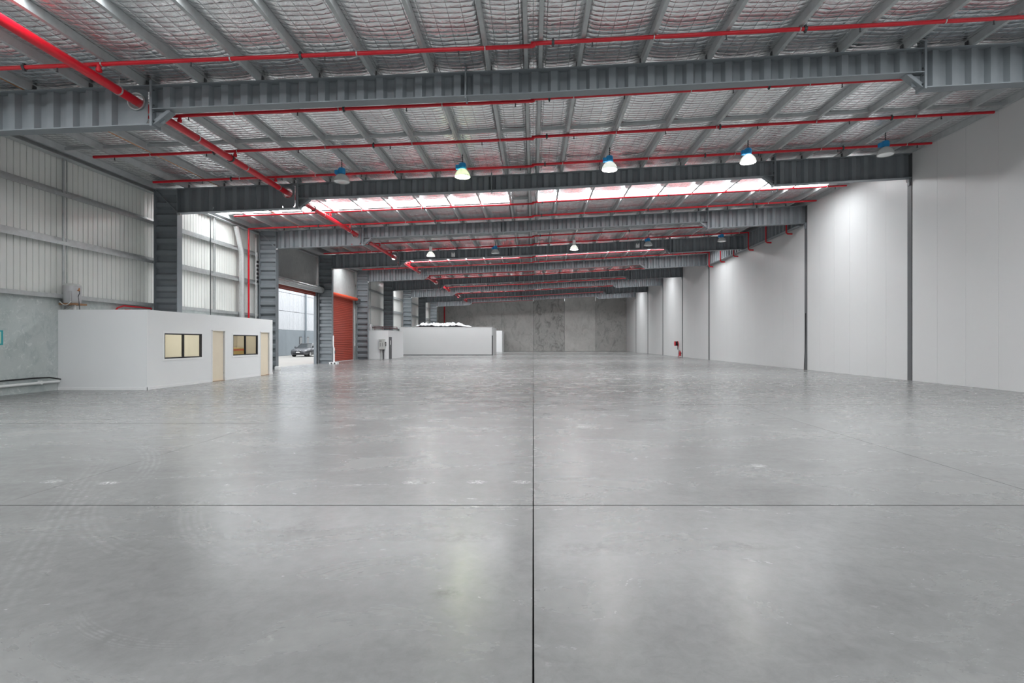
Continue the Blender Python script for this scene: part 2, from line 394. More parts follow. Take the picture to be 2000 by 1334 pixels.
# ------------------------------------------------------------------ left wall
wl = thing('wall_left', (XS, 0, 0), 'grey ribbed metal cladding on girts above a concrete dado', 'wall', kind='structure')
def rib_profile(y0, y1, pitch=.2, rib=.016, slope=.007, dep=.032):
    pts = [(y0, 0)]; y = y0+pitch/2
    while y+rib+2*slope < y1:
        pts += [(y, 0), (y+slope, -dep), (y+slope+rib, -dep), (y+2*slope+rib, 0)]; y += pitch
    pts.append((y1, 0)); return pts
def rib_sheet(x, y0, y1, z0, z1, **k):
    pr = rib_profile(y0, y1, **k); vs = []; fs = []
    for (y, d) in pr: vs += [(x+d, y, z0), (x+d, y, z1)]
    for i in range(len(pr)-1): fs.append((2*i, 2*i+1, 2*i+3, 2*i+2))
    o = len(vs)
    for (y, d) in pr: vs += [(x+d-.01, y, z0), (x+d-.01, y, z1)]
    for i in range(len(pr)-1): fs.append((o+2*i, o+2*i+2, o+2*i+3, o+2*i+1))
    return MB().add(vs, fs)
bays = [Y0+8*i for i in range(12)]
girt_z = [3.14, 4.90, 6.50]
for y in bays:
    if y in (29, 37): continue
    build('cladding_sheet', rib_sheet(XS, y, y+8, 3.05, 8.15), 'sheet', wl)
    build('concrete_panel', MB().box(-15.9, -15.68, y+.012, y+7.988, 0, 3.10), 'conc_left', wl)
    for z in girt_z:
        mb = MB().box(XS+.005, XS+.02, y, y+8, z-.02, z+.16).box(XS+.02, -15.53, y, y+8, z, z+.014).box(-15.545, -15.53, y, y+8, z-.11, z)
        if z < 4: mb = MB().box(-15.70, -15.52, y, y+8, z, z+.02).box(-15.535, -15.52, y, y+8, z-.12, z)
        build('girt', mb, 'galv', wl)
    mb = MB().tube([(-15.60, y+4, 3.15), (-15.60, y+4, 7.72)], .035, 8).tube([(-15.60, y+4.12, 3.15), (-15.60, y+4.12, 7.72)], .02, 8)
    build('girt_bridging', mb, 'galv', wl)
for y in (29, 37):
    zb = 5.15 if y == 29 else 5.2
    build('concrete_panel', MB().box(-15.9, -15.68, y+.01, y+7.99, zb, 8.15), 'conc_head', wl)
    for (a, b) in ((y+.0, y+.55), (y+7.85, y+8)):
        build('jamb_pier', MB().box(-15.80, -15.70, a, b, 0, zb), 'steel', wl)
build('joint_backing', MB().box(-15.95, -15.91, 45, Y1, 0, 8.2), 'steel_dark', wl)
build('joint_backing', MB().box(-15.95, -15.91, Y0, 29, 0, 8.2), 'steel_dark', wl)

# ------------------------------------------------------------------ steel frames
FW = .30; FT = .025; AMP = .055
def fold(a, b, per=.49):
    seq = [(0, 1), (.17, 1), (.245, -1), (.415, -1)]; out = [(a, 1)]; t = a
    while True:
        done = False
        for dt, sg in seq:
            q = t+dt
            if q <= a+1e-6: continue
            if q >= b-.02: done = True; break
            out.append((q, sg))
        if done: break
        t += per
    out.append((b, out[-1][1])); return out
def web_x(x0, x1, d, hole=None):
    """corrugated web along X between top flange and depth d (local y = 0)"""
    mb = MB()
    def strip(a, b):
        st = fold(a, b); vs = []; fs = []
        for s in (.005, -.005):
            o = len(vs)
            for x, g in st: vs += [(x, g*AMP+s, rt(x)-d+FT), (x, g*AMP+s, rt(x)-FT)]
            for i in range(len(st)-1): fs.append((o+2*i, o+2*i+2, o+2*i+3, o+2*i+1))
        mb.add(vs, fs)
    if not hole: strip(x0, x1); return mb
    hx, hz, hr = hole; strip(x0, hx-.27); strip(hx+.27, x1)
    n = 24; a, b = hx-.27, hx+.27
    inner = []; outer = []
    for j in range(n):
        t = 2*PI*j/n; c, s = math.cos(t), math.sin(t); inner.append((hx+hr*c, 0, hz+hr*s))
        kx = .27/abs(c) if abs(c) > 1e-6 else 9; zt = (rt(hx)-FT-hz) if s > 0 else (hz-(rt(hx)-d+FT)); kz = zt/abs(s) if abs(s) > 1e-6 else 9
        q = min(kx, kz); outer.append((hx+q*c, 0, hz+q*s))
    mb.loft([[(x, .006, z) for x, _, z in outer], [(x, .006, z) for x, _, z in inner]]); mb.loft([[(x, -.006, z) for x, _, z in outer], [(x, -.006, z) for x, _, z in inner]])
    return mb
def flange_x(xs, d0, d1):
    mb = MB(); rings = [[(x, -FW/2, rt(x)-d1), (x, FW/2, rt(x)-d1), (x, FW/2, rt(x)-d0), (x, -FW/2, rt(x)-d0)] for x in xs]
    return mb.loft(rings, True, True)
XL, XM, XRt = -9.60, -1.70, 9.85        # splices
D1, D2 = 1.0, .615
HOLE = (-10.05, 7.68, .19)
def make_rafter(y, label):
    base = Vector((0, y, 0))
    r = thing('steel_rafter', (0, y, rt(0)-D2), label, 'rafter', 'grey steel rafters spanning the hall')
    def p(name, mb, mat='steel'):
        m2 = MB(); m2.v = [(a, b+y, c) for a, b, c in mb.v]; m2.f = mb.f; m2.sm = mb.sm; return build(name, m2, mat, r)
    p('web', web_x(XCI, XL, D1, HOLE)); p('web', web_x(XL, XRt, D2)); p('web', web_x(XRt, XR-.02, D1))
    p('top_flange', flange_x([XCI, 0, XR-.02], 0, FT))
    p('bottom_flange', flange_x([XCI, XL], D1-FT, D1)); p('bottom_flange', flange_x([XL, 0, XRt], D2-FT, D2)); p('bottom_flange', flange_x([XRt, XR-.02], D1-FT, D1))
    for x, sg in ((XL, 1), (XRt, -1)):
        e = p('end_plate', MB().box(x-.03, x+.03, -.16, .16, rt(x)-D1-.03, rt(x)+.12))
        mb = MB()
        for dz in (.12, .50, .68, .90):
            for yy in (-.11, .11): mb.tube([(x+sg*.03, yy+y, rt(x)-dz), (x+sg*.055, yy+y, rt(x)-dz)], .018, 6)
        build('bolts', mb, 'steel_dark', e)['kind'] = 'stuff'
        p('knee_brace', MB().beam((x+sg*.03, 0, rt(x)-D1+.04), (x+sg*.45, 0, rt(x)-D2-.02), .20, .03).beam((x+sg*.04, -.08, rt(x)-D1+.09), (x+sg*.43, -.08, rt(x)-D2-.0), .02, .10))
        p('gusset', MB().box(min(x, x+sg*.25), max(x, x+sg*.25), -.006, .006, rt(x)-D2-.3, rt(x)-D2))
    p('splice_plate', MB().box(XM-.02, XM+.02, -.16, .16, rt(XM)-D2-.05, rt(XM)+.10))
    ring = MB(); hx, hz, hr = HOLE
    ring.lathe([(hr+.035, -.05), (hr+.035, .05), (hr, .05), (hr, -.05), (hr+.035, -.05)], 20, cap=False)
    ring.v = [(a+hx, c, b+hz) for a, b, c in ring.v]; p('pipe_sleeve', ring, 'galv')
    cm = mesh('cleat', MB().box(-.006, .006, -.05, .05, 0, .17).box(-.05, .05, -.05, .05, 0, .012), 'steel_dark')
    for x in PX[1:-1]: put('cleat', cm, (x+(.042 if x < 0 else -.042), y, rt(x)), r)
    return r
nf = len(frames); raf = None
for i, y in enumerate(frames):
    lab = 'grey steel rafter with corrugated web, %s counted from the concrete end wall' % ordinal(nf-i)
    if raf is None: raf = make_rafter(y, lab); b0 = Vector(raf.location)
    else: dup(raf, (0, y, b0.z), lab)
# left columns
def make_column(y, label):
    zt = rt(-15)
    r = thing('steel_column', (-15, y, 0), label, 'column', 'corrugated columns along the cladding wall')
    st = fold(0, zt-.02); vs = []; fs = []
    for s in (.005, -.005):
        o = len(vs)
        for z, g in st: vs += [(XCO+FT, y+g*AMP+s, z), (XCI-FT, y+g*AMP+s, z)]
        for i in range(len(st)-1): fs.append((o+2*i, o+2*i+1, o+2*i+3, o+2*i+2))
    build('web', MB().add(vs, fs), 'steel', r)
    build('outer_flange', MB().box(XCO, XCO+FT, y-FW/2, y+FW/2, 0, zt+.1), 'steel', r)
    build('inner_flange', MB().box(XCI-FT, XCI, y-FW/2, y+FW/2, 0, rt(XCI)-.0), 'steel', r)
    build('cap_plate', MB().box(XCO, XCI, y-FW/2, y+FW/2, zt-.01, zt+.015), 'steel', r)
    build('diagonal_stiffener', MB().beam((XCO+.04, y-.10, zt-.04), (XCI+.0, y-.10, zt-D1+.02), .05, .04), 'steel', r)
    build('lug', MB().box(XCI-.02, XCI+.10, y-.15, y-.05, zt-D1-.05, zt-D1+.03), 'galv', r)
    build('base_plate', MB().box(XCO-.03, XCI+.03, y-FW/2-.02, y+FW/2+.02, 0, .02), 'steel', r)
    return r
col = None; cy = [5, 13, 21, 29, 37, 45, 53, 61, 69, 77]
for i, y in enumerate(cy):
    lab = 'grey corrugated steel column by the cladding wall, %s counted from concrete end wall' % ordinal(len(cy)-i)
    if col is None: col = make_column(y, lab)
    else: dup(col, (-15, y, 0), lab)
# right columns (only the inner flange shows between the white panels)
rc = None; ry = [5, 13, 21, 29, 45, 53, 61, 69, 77]
for i, y in enumerate(ry):
    lab = 'slim dark grey column strip in white panel wall, %s counted from concrete end wall' % ordinal(len(ry)-i)
    if rc is None:
        rc = thing('wall_column', (XR, y, 0), lab, 'column', 'column strips in the white wall'); zt = rt(XR)
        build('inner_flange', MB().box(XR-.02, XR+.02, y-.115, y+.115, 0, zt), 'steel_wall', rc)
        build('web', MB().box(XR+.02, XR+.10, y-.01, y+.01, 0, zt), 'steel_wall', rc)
        build('seat_bracket', MB().box(XR-.10, XR-.02, y-.09, y+.09, zt-D1-.14, zt-D1-.01).box(XR-.07, XR-.02, y-.06, y+.06, zt-D1-.3, zt-D1-.14), 'steel', rc)
    else: dup(rc, (XR, y, 0), lab)
# transfer girder over the wide bay
tg = thing('transfer_girder', (15.2, 37, 8.28), 'grey corrugated girder running along the top of white wall', 'girder')
zt = rt(15.2); st = fold(29.2, 44.8); vs = []; fs = []
for s in (.005, -.005):
    o = len(vs)
    for y, g in st: vs += [(15.2+g*AMP+s, y, zt-1.06), (15.2+g*AMP+s, y, zt-.06)]
    for i in range(len(st)-1): fs.append((o+2*i, o+2*i+2, o+2*i+3, o+2*i+1))
build('web', MB().add(vs, fs), 'steel', tg)
build('bottom_flange', MB().box(15.05, 15.35, 29.16, 44.84, zt-1.085, zt-1.06), 'steel', tg)
build('top_flange', MB().box(15.05, 15.35, 29.16, 44.84, zt-.06, zt-.035), 'steel', tg)

# ------------------------------------------------------------------ sprinkler pipes
HY = 7.68
mp = thing('sprinkler_main_pipe', (-10.05, 40, HY), 'thick red sprinkler main pipe threaded through the rafters', 'pipe')
build('pipe', MB().tube([(-10.05, -2, HY), (-10.05, 78.5, HY)], .105, 16), 'red', mp)
cm = mesh('coupling', MB().tube([(0, -.035, 0), (0, .035, 0)], .126, 16), 'steel_dark')
hm = MB(); hm.tube([(0, -.02, 0), (0, .02, 0)], .116, 16); hm.tube([(.02, 0, .11), (.02, 0, .34)], .006, 5); hm = mesh('hanger', hm, 'galv')
for y in (17.0, 23.4, 31.2, 39, 47): put('coupling', cm, (-10.05, y, HY), mp)
for y in (6.8, 12.4, 15.3, 17.9, 20.2, 24.5, 28, 32, 36, 40, 44): put('hanger', hm, (-10.05, y, HY), mp)
clamp = MB(); clamp.tube([(-.012, 0, 0), (.012, 0, 0)], .058, 12); clamp.tube([(0, 0, .05), (0, 0, .10)], .010, 5); clamp = mesh('hanger', clamp, 'galv')
coup = mesh('coupling', MB().tube([(-.03, 0, 0), (.03, 0, 0)], .062, 12).box(-.02, .02, -.03, .03, -.085, .085), 'steel_dark')
head = MB(); head.tube([(0, 0, -.045), (0, 0, -.10)], .016, 6); head.tube([(0, 0, -.10), (0, 0, -.135)], [.012, .028], 8); head = mesh('sprinkler_head', head, 'steel_dark')
BY = [11.67+2.6667*k for k in range(0, 28)]
DROPS = [30.33, 33.0, 35.67, 38.33, 41.0, 43.67]
for i, y in enumerate(BY):
    drop = any(abs(y-d) < .1 for d in DROPS)
    g = lambda x: rt(x)-.085
    lab = 'thin red sprinkler branch pipe crossing the hall, %s counted from concrete end wall' % ordinal(len(BY)-i)
    t = thing('sprinkler_branch_pipe', (0, y, g(0)), lab, 'pipe', 'red branch pipes under the purlins')
    xl, xr = -14.6, (15.0 if drop else 15.3)
    left_drop = abs(y-27.67) < .1
    if left_drop: xl = -15.38
    r = .046; n = 10 if y < 40 else 6
    build('pipe', MB().tube([(xl, y, g(xl)-.03), (-.02, y, g(0)-.03)], r, n), 'red', t)
    build('pipe', MB().tube([(-.05, y, g(0)+.025), (xr, y, g(xr)+.025)], r, n), 'red', t)
    build('offset_elbow', MB().tube([(-.06, y, g(0)-.03), (0, y, g(0)-.01), (.02, y, g(0)+.025)], .056, n), 'red', t)
    build('riser', MB().tube([(-9.9, y, HY+.06), (-9.9, y, g(-9.9)-.03)], .045, 8).tube([(-9.9, y, HY+.07), (-9.9, y, HY+.13)], .062, 8), 'red', t)
    if drop:
        build('drop_leg', MB().tube([(15.0, y, g(15)+.06), (15.0, y, rt(15)-1.22), (15.08, y, rt(15)-1.28), (15.34, y, rt(15)-1.29)], .05, 10), 'red', t)
    if left_drop:
        build('drop_leg', MB().tube([(-15.38, y, g(-15.38)+.0), (-15.38, y, 2.70)], .045, 10), 'red', t)
    if y < 46:
        for j, x in enumerate(PX[2:-1]):
            if j % 2 == i % 2 and abs(x) > .3: put('hanger', clamp, (x, y, g(x)-(.03 if x < 0 else -.025)), t)
        for j in range(10):
            x = -13.9+3.05*j+(1.2 if i % 2 else 0)
            if x < xr-.1 and abs(x) > .3: put('sprinkler_head', head, (x, y, g(x)-(.03 if x < 0 else -.025)), t)
        for x in (-11.6+.5*(i % 3), -5.3, .45, 6.2+.4*(i % 2), 11.9): put('coupling', coup, (x, y, g(x)-(.03 if x < 0 else -.025)), t)
rp = build('sprinkler_riser_pipe', MB().tube([(-14.7, 84.75, 0.0), (-14.7, 84.75, 7.6)], .10, 10), 'red'); tag(rp, 'thick vertical red riser pipe against the concrete end wall', 'pipe')
cp = build('copper_pipe', MB().tube([(-12.82, 5, 7.942), (-12.82, 44.8, 7.942)], .022, 8), 'copper'); tag(cp, 'thin copper pipe running along under the ceiling', 'pipe')

# ------------------------------------------------------------------ high bay lamps
def lamp(x, y, kind, label):
    zb = rt(x)-.82; g = 'high bay lamps hanging under the roof'
    t = thing('high_bay_lamp', (x, y, zb), label, 'lamp', g); c = (x, y, zb)
    white = kind.endswith('white')
    mb = MB().lathe([(.275, 0), (.285, .015), (.270, .07), (.235, .16), (.16, .25), (.10, .285)], 24, c, cap=False)
    mb.lathe([(.265, .002), (.255, .07), (.22, .155), (.15, .24), (.095, .275)], 24, c, cap=False)
    build('dome', mb, 'dome', t)
    if kind.startswith('off'):
        build('lens', MB().lathe([(.26, .02), (.2, .008), (.001, .004)], 24, c, cap=False), 'dome', t)
    else:
        build('lens', MB().lathe([(.262, .02), (.2, .0), (.1, -.012), (.001, -.016)], 24, c, cap=False), 'lamp_green' if 'green' in kind else 'lamp_warm', t)
    if white:
        hb = build('housing', MB().lathe([(.10, .28), (.105, .29), (.105, .62), (.09, .64)], 16, c), 'trimwhite', t)
    else:
        hb = build('housing', MB().lathe([(.08, .27), (.125, .30), (.13, .33), (.13, .46), (.11, .50), (.05, .51)], 12, c, smooth=False), 'blue', t)
        build('ballast_box', MB().bbox(x-.24, x-.11, y-.07, y+.07, zb+.28, zb+.43, .01), 'blue', t)
    ch = MB().tube([(x, y, zb+.5), (x, y, zb+.84)], .012, 6)
    for q in range(4): ch.lathe([(.02, .54+.07*q), (.028, .56+.07*q), (.02, .58+.07*q)], 6, (x, y, zb))
    build('hanging_chain', ch, 'steel_dark', t)
LX = [-6.90, -2.55, 2.75, 7.74, 12.69]
where = ['nearest the red main pipe', 'second from the red main pipe', 'middle of its row', 'second from the white wall', 'nearest the white wall']
for x, kd, wh in zip(LX, ['off', 'on_green', 'on', 'on', 'off'], ['nearest the red main pipe', 'glowing greenish', 'glowing white, beside the greenish lamp', 'glowing white, second from the white wall', 'nearest the white wall']):
    lamp(x, 18.45, kd, 'unlit high bay lamp '+wh+', in the greenish lamp row' if kd == 'off' else 'lit blue-topped high bay lamp '+wh)
for x, kd, wh in zip(LX, ['on_white', 'off', 'on_white', 'off', 'off'], ['by the red main pipe', 'between the two white cylinder lamps', 'in the middle of the hall', 'next to an emergency light', 'by the wall girder']):
    lamp(x, 34.45, kd, ('lit high bay lamp with white cylinder body, ' if 'on' in kd else 'unlit blue-topped lamp in the white cylinder lamp row, ')+wh)
for x, wh in ((-5.75, 'nearer the red main pipe'), (7.5, 'nearer the white wall')):
    z = rt(x)-.36; y = 36.80
    t = thing('emergency_light', (x, y, z), 'white twin-head emergency light on a rafter, '+wh, 'light', 'emergency lights on a rafter')
    build('box', MB().bbox(x-.13, x+.13, y-.05, y+.04, z-.16, z+.06, .01), 'trimwhite', t)
    for s in (-1, 1): build('spot_head', MB().tube([(x+s*.08, y, z+.10), (x+s*.08, y-.07, z+.09)], [.035, .05], 10).tube([(x+s*.08, y, z+.05), (x+s*.08, y, z+.10)], .012, 6), 'trimwhite', t)
    build('bracket', MB().box(x-.05, x+.05, y+.04, y+.15, z-.05, z-.03), 'galv', t)

# ------------------------------------------------------------------ doors in the left wall
d1 = thing('door_1', (-15.6, 33, 0), 'open roller door with its curtain rolled up above bright yard', 'door', kind='structure')
rr = []
for j in range(29):
    t = 2*PI*j/28
    rr.append((math.cos(t), math.sin(t)))
mb = MB(); ya, yb = 29.2, 36.8
for sgn in (0,):
    ring = lambda y: [(-15.25+(.23+(.014 if j % 2 else 0))*rr[j][0], y, 5.30+(.23+(.014 if j % 2 else 0))*rr[j][1]) for j in range(28)]
    mb.loft([ring(ya), ring(yb)], True, True)
build('curtain_roll', mb, 'galv', d1)
for j in range(4): build('curtain_slat', MB().box(-15.655, -15.63+.008*(j % 2), 29.3, 36.76, 4.86+.105*j, 4.86+.105*j+.098), 'rollred', d1)
for y, nm in ((29.45, 0), (36.80, 1)):
    build('guide_channel', MB().box(-15.70, -15.60, y-.06, y+.08, 0, 5.3).box(-15.60, -15.56, y-.06, y-.04, 0, 5.3).box(-15.60, -15.56, y+.06, y+.08, 0, 5.3), 'steel', d1)
build('roll_bracket', MB().box(-15.68, -15.04, 36.80, 36.83, 5.05, 5.56), 'steel_dark', d1)
d2 = thing('door_2', (-15.6, 41, 0), 'closed red roller shutter door of horizontal slats', 'door', kind='structure')
sm = MB()
sec = [(-15.65, 0), (-15.63, .01), (-15.615, .05), (-15.615, .09), (-15.63, .139), (-15.65, .1475)]
sm.loft([[(x, 37.5, z) for x, z in sec], [(x, 44.4, z) for x, z in sec]], True, True); smesh = mesh('slat', sm, 'rollred', Vector((-15.6, 41, 0)))
for j in range(36): put('slat', smesh, (-15.6, 41, .02+.146*j), d2)
ring = lambda y: [(-15.40+.15*c, y, 5.26+.15*s) for c, s in rr[:28]]
build('curtain_roll', MB().loft([ring(37.4), ring(44.55)], True, True, True), 'drumred', d2)
for y in (37.3, 44.62): build('guide_channel', MB().box(-15.70, -15.55, y-.3, y+.24, 0, 5.3), 'galv', d2)
mo = build('motor', MB().bbox(-15.36, -15.05, 44.2, 44.62, 4.85, 5.12, .03).tube([(-15.2, 44.58, 5.2), (-15.2, 44.75, 5.2)], .12, 12), 'steel_dark', d2)
build('control_box', MB().bbox(-15.62, -15.52, 44.52, 44.68, 1.2, 1.5, .01), 'pvc', d2)
build('motor_cable', MB().tube([(-15.54, 44.60, 1.5), (-15.54, 44.60, 4.9)], .02, 6), 'pvc', d2)

# ------------------------------------------------------------------ main office
OX, OY0, OY1, OH = -12.73, 16.88, 25.0, 2.65
of = thing('office_room', (-14.2, 21, 0), 'white office room with two black framed windows and two cream doors', 'office')
T = .09
build('end_wall', MB().box(-15.67, OX, OY0, OY0+T, 0, OH), 'plaster', of)
build('end_wall', MB().box(-15.45, OX-T, OY1-T, OY1, 0, OH), 'plaster', of)
WA, WB_ = (17.66, 19.66), (21.70, 23.66)
DA, DB = (20.27, 21.17), (23.86, 24.72)
SZ, HZ, DZ = 1.0, 1.885, 2.06
mb = MB(); xa, xb = OX-T, OX
segs = [(OY0+T, WA[0], 0, OH), (WA[0], WA[1], 0, SZ), (WA[0], WA[1], HZ, OH), (WA[1], DA[0], 0, OH), (DA[0], DA[1], DZ, OH), (DA[1], WB_[0], 0, OH), (WB_[0], WB_[1], 0, SZ), (WB_[0], WB_[1], HZ, OH), (WB_[1], DB[0], 0, OH), (DB[0], DB[1], DZ, OH), (DB[1], OY1, 0, OH)]
for a, b, z0, z1 in segs: mb.box(xa, xb, a, b, z0, z1)
build('long_wall', mb, 'plaster', of)
build('back_wall', MB().box(-14.45, -14.40, OY0+T, OY1-T, 0, OH-.052), 'cream', of)
build('lining', MB().box(-14.39, xa-.01, OY0+T+.005, OY0+T+.02, 0, OH-.05).box(-14.39, xa-.01, OY1-T-.02, OY1-T-.005, 0, OH-.05).box(-14.39, xa-.02, 20.0, 20.06, 0, OH-.06), 'cream', of)
build('roof', MB().box(-15.66, OX-T-.002, OY0+T+.002, OY1-T-.002, OH-.05, OH-.005), 'plaster', of)
for y in (18.4, 22.6): build('light_panel', MB().add([(-14.1, y-.5, OH-.06), (-13.3, y-.5, OH-.06), (-13.3, y+.5, OH-.06), (-14.1, y+.5, OH-.06)], [(0, 3, 2, 1)]), 'office_light', of)
bb = MB().box(-15.67, OX+.012, OY0-.012, OY0, 0, .09)
build('baseboard', bb, 'trimwhite', of)
for a, b in ((OY0-.012, DA[0]-.05), (DA[1]+.05, DB[0]-.05), (DB[1]+.05, OY1)): build('baseboard', MB().box(OX, OX+.012, a, b, 0, .09), 'trimwhite', of)
build('corner_bead', MB().box(OX, OX+.004, OY0-.004, OY0+.03, .09, OH), 'trimwhite', of)
for (a, b) in (WA, WB_):
    wn = build('window', MB().box(OX-.07, OX+.004, a, a+.042, SZ, HZ).box(OX-.07, OX+.004, b-.042, b, SZ, HZ).box(OX-.07, OX+.004, a, b, SZ, SZ+.045).box(OX-.07, OX+.004, a, b, HZ-.045, HZ), 'black', of)
    m = (a+b)/2
    build('mullion', MB().box(OX-.07, OX-.005, m-.028, m+.028, SZ+.045, HZ-.045), 'black', wn)
    build('latch', MB().box(OX-.004, OX+.01, m-.075, m-.04, SZ+.14, SZ+.24), 'black', wn)
    for q0, q1, dx in ((a+.042, m-.028, .035), (m+.028, b-.042, .05)):
        build('pane', MB().box(OX-dx-.004, OX-dx, q0, q1, SZ+.045, HZ-.045), 'glass', wn)
    build('architrave', MB().box(OX, OX+.012, a-.07, a, SZ-.07, HZ+.07).box(OX, OX+.012, b, b+.07, SZ-.07, HZ+.07).box(OX, OX+.012, a, b, HZ, HZ+.07).box(OX, OX+.012, a, b, SZ-.07, SZ), 'trimwhite', wn)
for (a, b) in (DA, DB):
    dr = build('door', MB().box(OX-.085, OX-.05, a+.04, b-.06, .015, DZ-.04), 'cream_door', of)
    build('door_frame', MB().box(OX-.09, OX+.015, a, a+.035, 0, DZ).box(OX-.09, OX+.015, b-.035, b, 0, DZ).box(OX-.09, OX+.015, a, b, DZ-.035, DZ), 'trimwhite', dr)
    hg = MB()
    for z in (.25, 1.75): hg.box(OX-.055, OX-.035, b-.065, b-.035, z, z+.1)
    build('hinge', hg, 'chrome', dr)
    build('gap_shade', MB().box(OX-.0845, OX-.07, b-.06, b-.036, .02, DZ-.04), 'rubber', dr)  # black strip standing in for the shade in the open door gap
    build('threshold', MB().box(OX-.09, OX-.0, a+.035, b-.035, 0, .014), 'wood', dr)
# contents seen through the far window
it = build('yellow_counter', MB().bbox(-14.38, -13.95, 22.4, 24.8, 0, 1.30, .02), 'ext_yellow'); tag(it, 'yellow timber counter seen through the far office window', 'counter')
it2 = build('counter_strip', MB().box(-13.95, -13.94, 22.42, 24.78, 1.17, 1.24), 'orange', it)
nb = build('wall_notice', MB().box(-14.40, -14.385, 23.3, 23.9, 1.38, 2.0), 'trimwhite'); tag(nb, 'white notice sheet on wall inside the office', 'notice')
build('notice_mark', MB().box(-14.385, -14.381, 23.4, 23.5, 1.75, 1.85).box(-14.385, -14.381, 23.65, 23.75, 1.75, 1.85).box(-14.385, -14.381, 23.5, 23.56, 1.45, 1.65), 'black', nb)

# water heater on its shelf
sh = thing('heater_shelf', (-15.35, 17.1, 2.65), 'timber plank shelf carrying the water heater above the office', 'shelf')
build('plank', MB().box(-15.63, -15.13, 16.86, 17.36, 2.81, 2.87), 'wood', sh)
build('post', MB().tube([(-15.27, 17.05, 2.65), (-15.27, 17.05, 2.81)], .035, 10), 'pvc', sh)
build('bracket', MB().beam((-15.55, 17.0, 2.65), (-15.25, 17.0, 2.81), .03, .03).beam((-15.57, 16.95, 2.65), (-15.57, 16.95, 2.81), .03, .03), 'galv', sh)
wh = thing('water_heater', (-15.40, 17.10, 2.87), 'grey cylindrical water heater on a timber shelf', 'water heater'); c = (-15.40, 17.10, 2.87)
build('tank', MB().lathe([(.225, 0), (.238, .02), (.238, .56), (.23, .58)], 24, c), 'tank', wh)
build('lid', MB().lathe([(.243, .575), (.243, .61), (.20, .65), (.05, .665)], 24, c), 'board', wh)
build('access_panel', MB().box(-15.38, -15.24, 16.862, 16.89, 2.89, 3.27), 'tank', wh)
build('valve', MB().tube([(-15.17, 17.05, 3.30), (-15.11, 17.04, 3.32)], .02, 8).tube([(-15.11, 17.04, 3.26), (-15.11, 17.04, 3.38)], .018, 8), 'copper', wh)
pts = [(-15.58+.38*i/10, 16.84, 2.92-.12*math.sin(PI*i/10)) for i in range(11)]
build('power_cord', MB().tube(pts, .012, 6), 'pvc', wh)
pts = [(-15.11, 17.04, 3.3), (-15.08, 17.02, 3.2), (-15.11, 17.0, 3.1), (-15.10, 17.02, 2.9), (-15.10, 17.05, 2.66)]
build('water_pipe', MB().tube(pts, .012, 6), 'steel_dark', wh)
hp = build('hose_pipe', MB().tube([(-15.52, 20.8, 2.66), (-15.52, 20.8, 2.95), (-15.52, 19.4, 2.95), (-15.50, 19.1, 2.86), (-15.40, 18.8, 2.67)], .03, 8).tube([(-15.45, 20.8, 2.80), (-15.45, 19.4, 2.80), (-15.42, 19.1, 2.70)], .03, 8), 'red'); tag(hp, 'looped red pipes on the wall above the office roof', 'pipe')
fd = thing('flexible_duct', (-15.45, 26.9, 2.0), 'silver flexible duct running up the cladding near red drop pipe', 'duct')
n = 120; pts = []; rad = []
for i in range(n+1):
    z = 2.3+5.3*i/n; pts.append((-15.40-.10*max(0, (z-6.2)/1.4), 27.05-.35*max(0, (z-6.0)/1.6)**1.5, z)); rad.append(.125+(.010 if i % 2 else 0))
build('hose', MB().tube(pts, rad, 14), 'foildct', fd)
cb = build('conduit', MB().tube([(-15.50, 24.6, 2.66), (-15.50, 24.6, 7.6)], .02, 6), 'steel_dark'); tag(cb, 'thin dark vertical conduit on cladding behind the office', 'conduit')
cbn = thing('cable_bundle', (-15.5, 28.7, 2.7), 'bundle of cables with black clips beside a corrugated column', 'cables')
build('cable', MB().tube([(-15.50, 28.62, 2.7), (-15.50, 28.62, 7.4)], .022, 6), 'pvc', cbn); build('cable', MB().tube([(-15.50, 28.74, 3.0), (-15.50, 28.74, 6.6)], .03, 6), 'galv', cbn)
for q in range(6): build('clip', MB().box(-15.54, -15.44, 28.66, 28.80, 4.9+.22*q, 5.02+.22*q), 'rubber', cbn)
pp = thing('waste_pipe', (-15.62, 14, .27), 'white plastic waste pipe along foot of concrete dado', 'pipe')
build('pipe', MB().tube([(-15.60, 8, .24), (-15.60, 16.84, .29)], .045, 10), 'pvc', pp)
for y in (13.2, 14.9, 16.2): build('clip', MB().box(-15.675, -15.54, y-.02, y+.02, .20+.005*(y-8), .32+.005*(y-8)), 'pvc', pp)
bc = build('black_cable', MB().tube([(-15.64, 8, .40), (-15.64, 13, .41), (-15.63, 16.0, .45), (-15.60, 16.5, .44), (-15.53, 16.83, .36)], .022, 8), 'rubber'); tag(bc, 'black cable running above the white waste pipe', 'cable')
sg = thing('safety_sign', (-15.66, 14.85, 1.5), 'teal bordered safety sign on the concrete dado', 'sign')
build('board', MB().box(-15.68, -15.665, 14.58, 15.13, 1.50, 1.93), 'teal', sg)
build('face', MB().box(-15.665, -15.662, 14.62, 15.07, 1.54, 1.89), 'palegreen', sg)

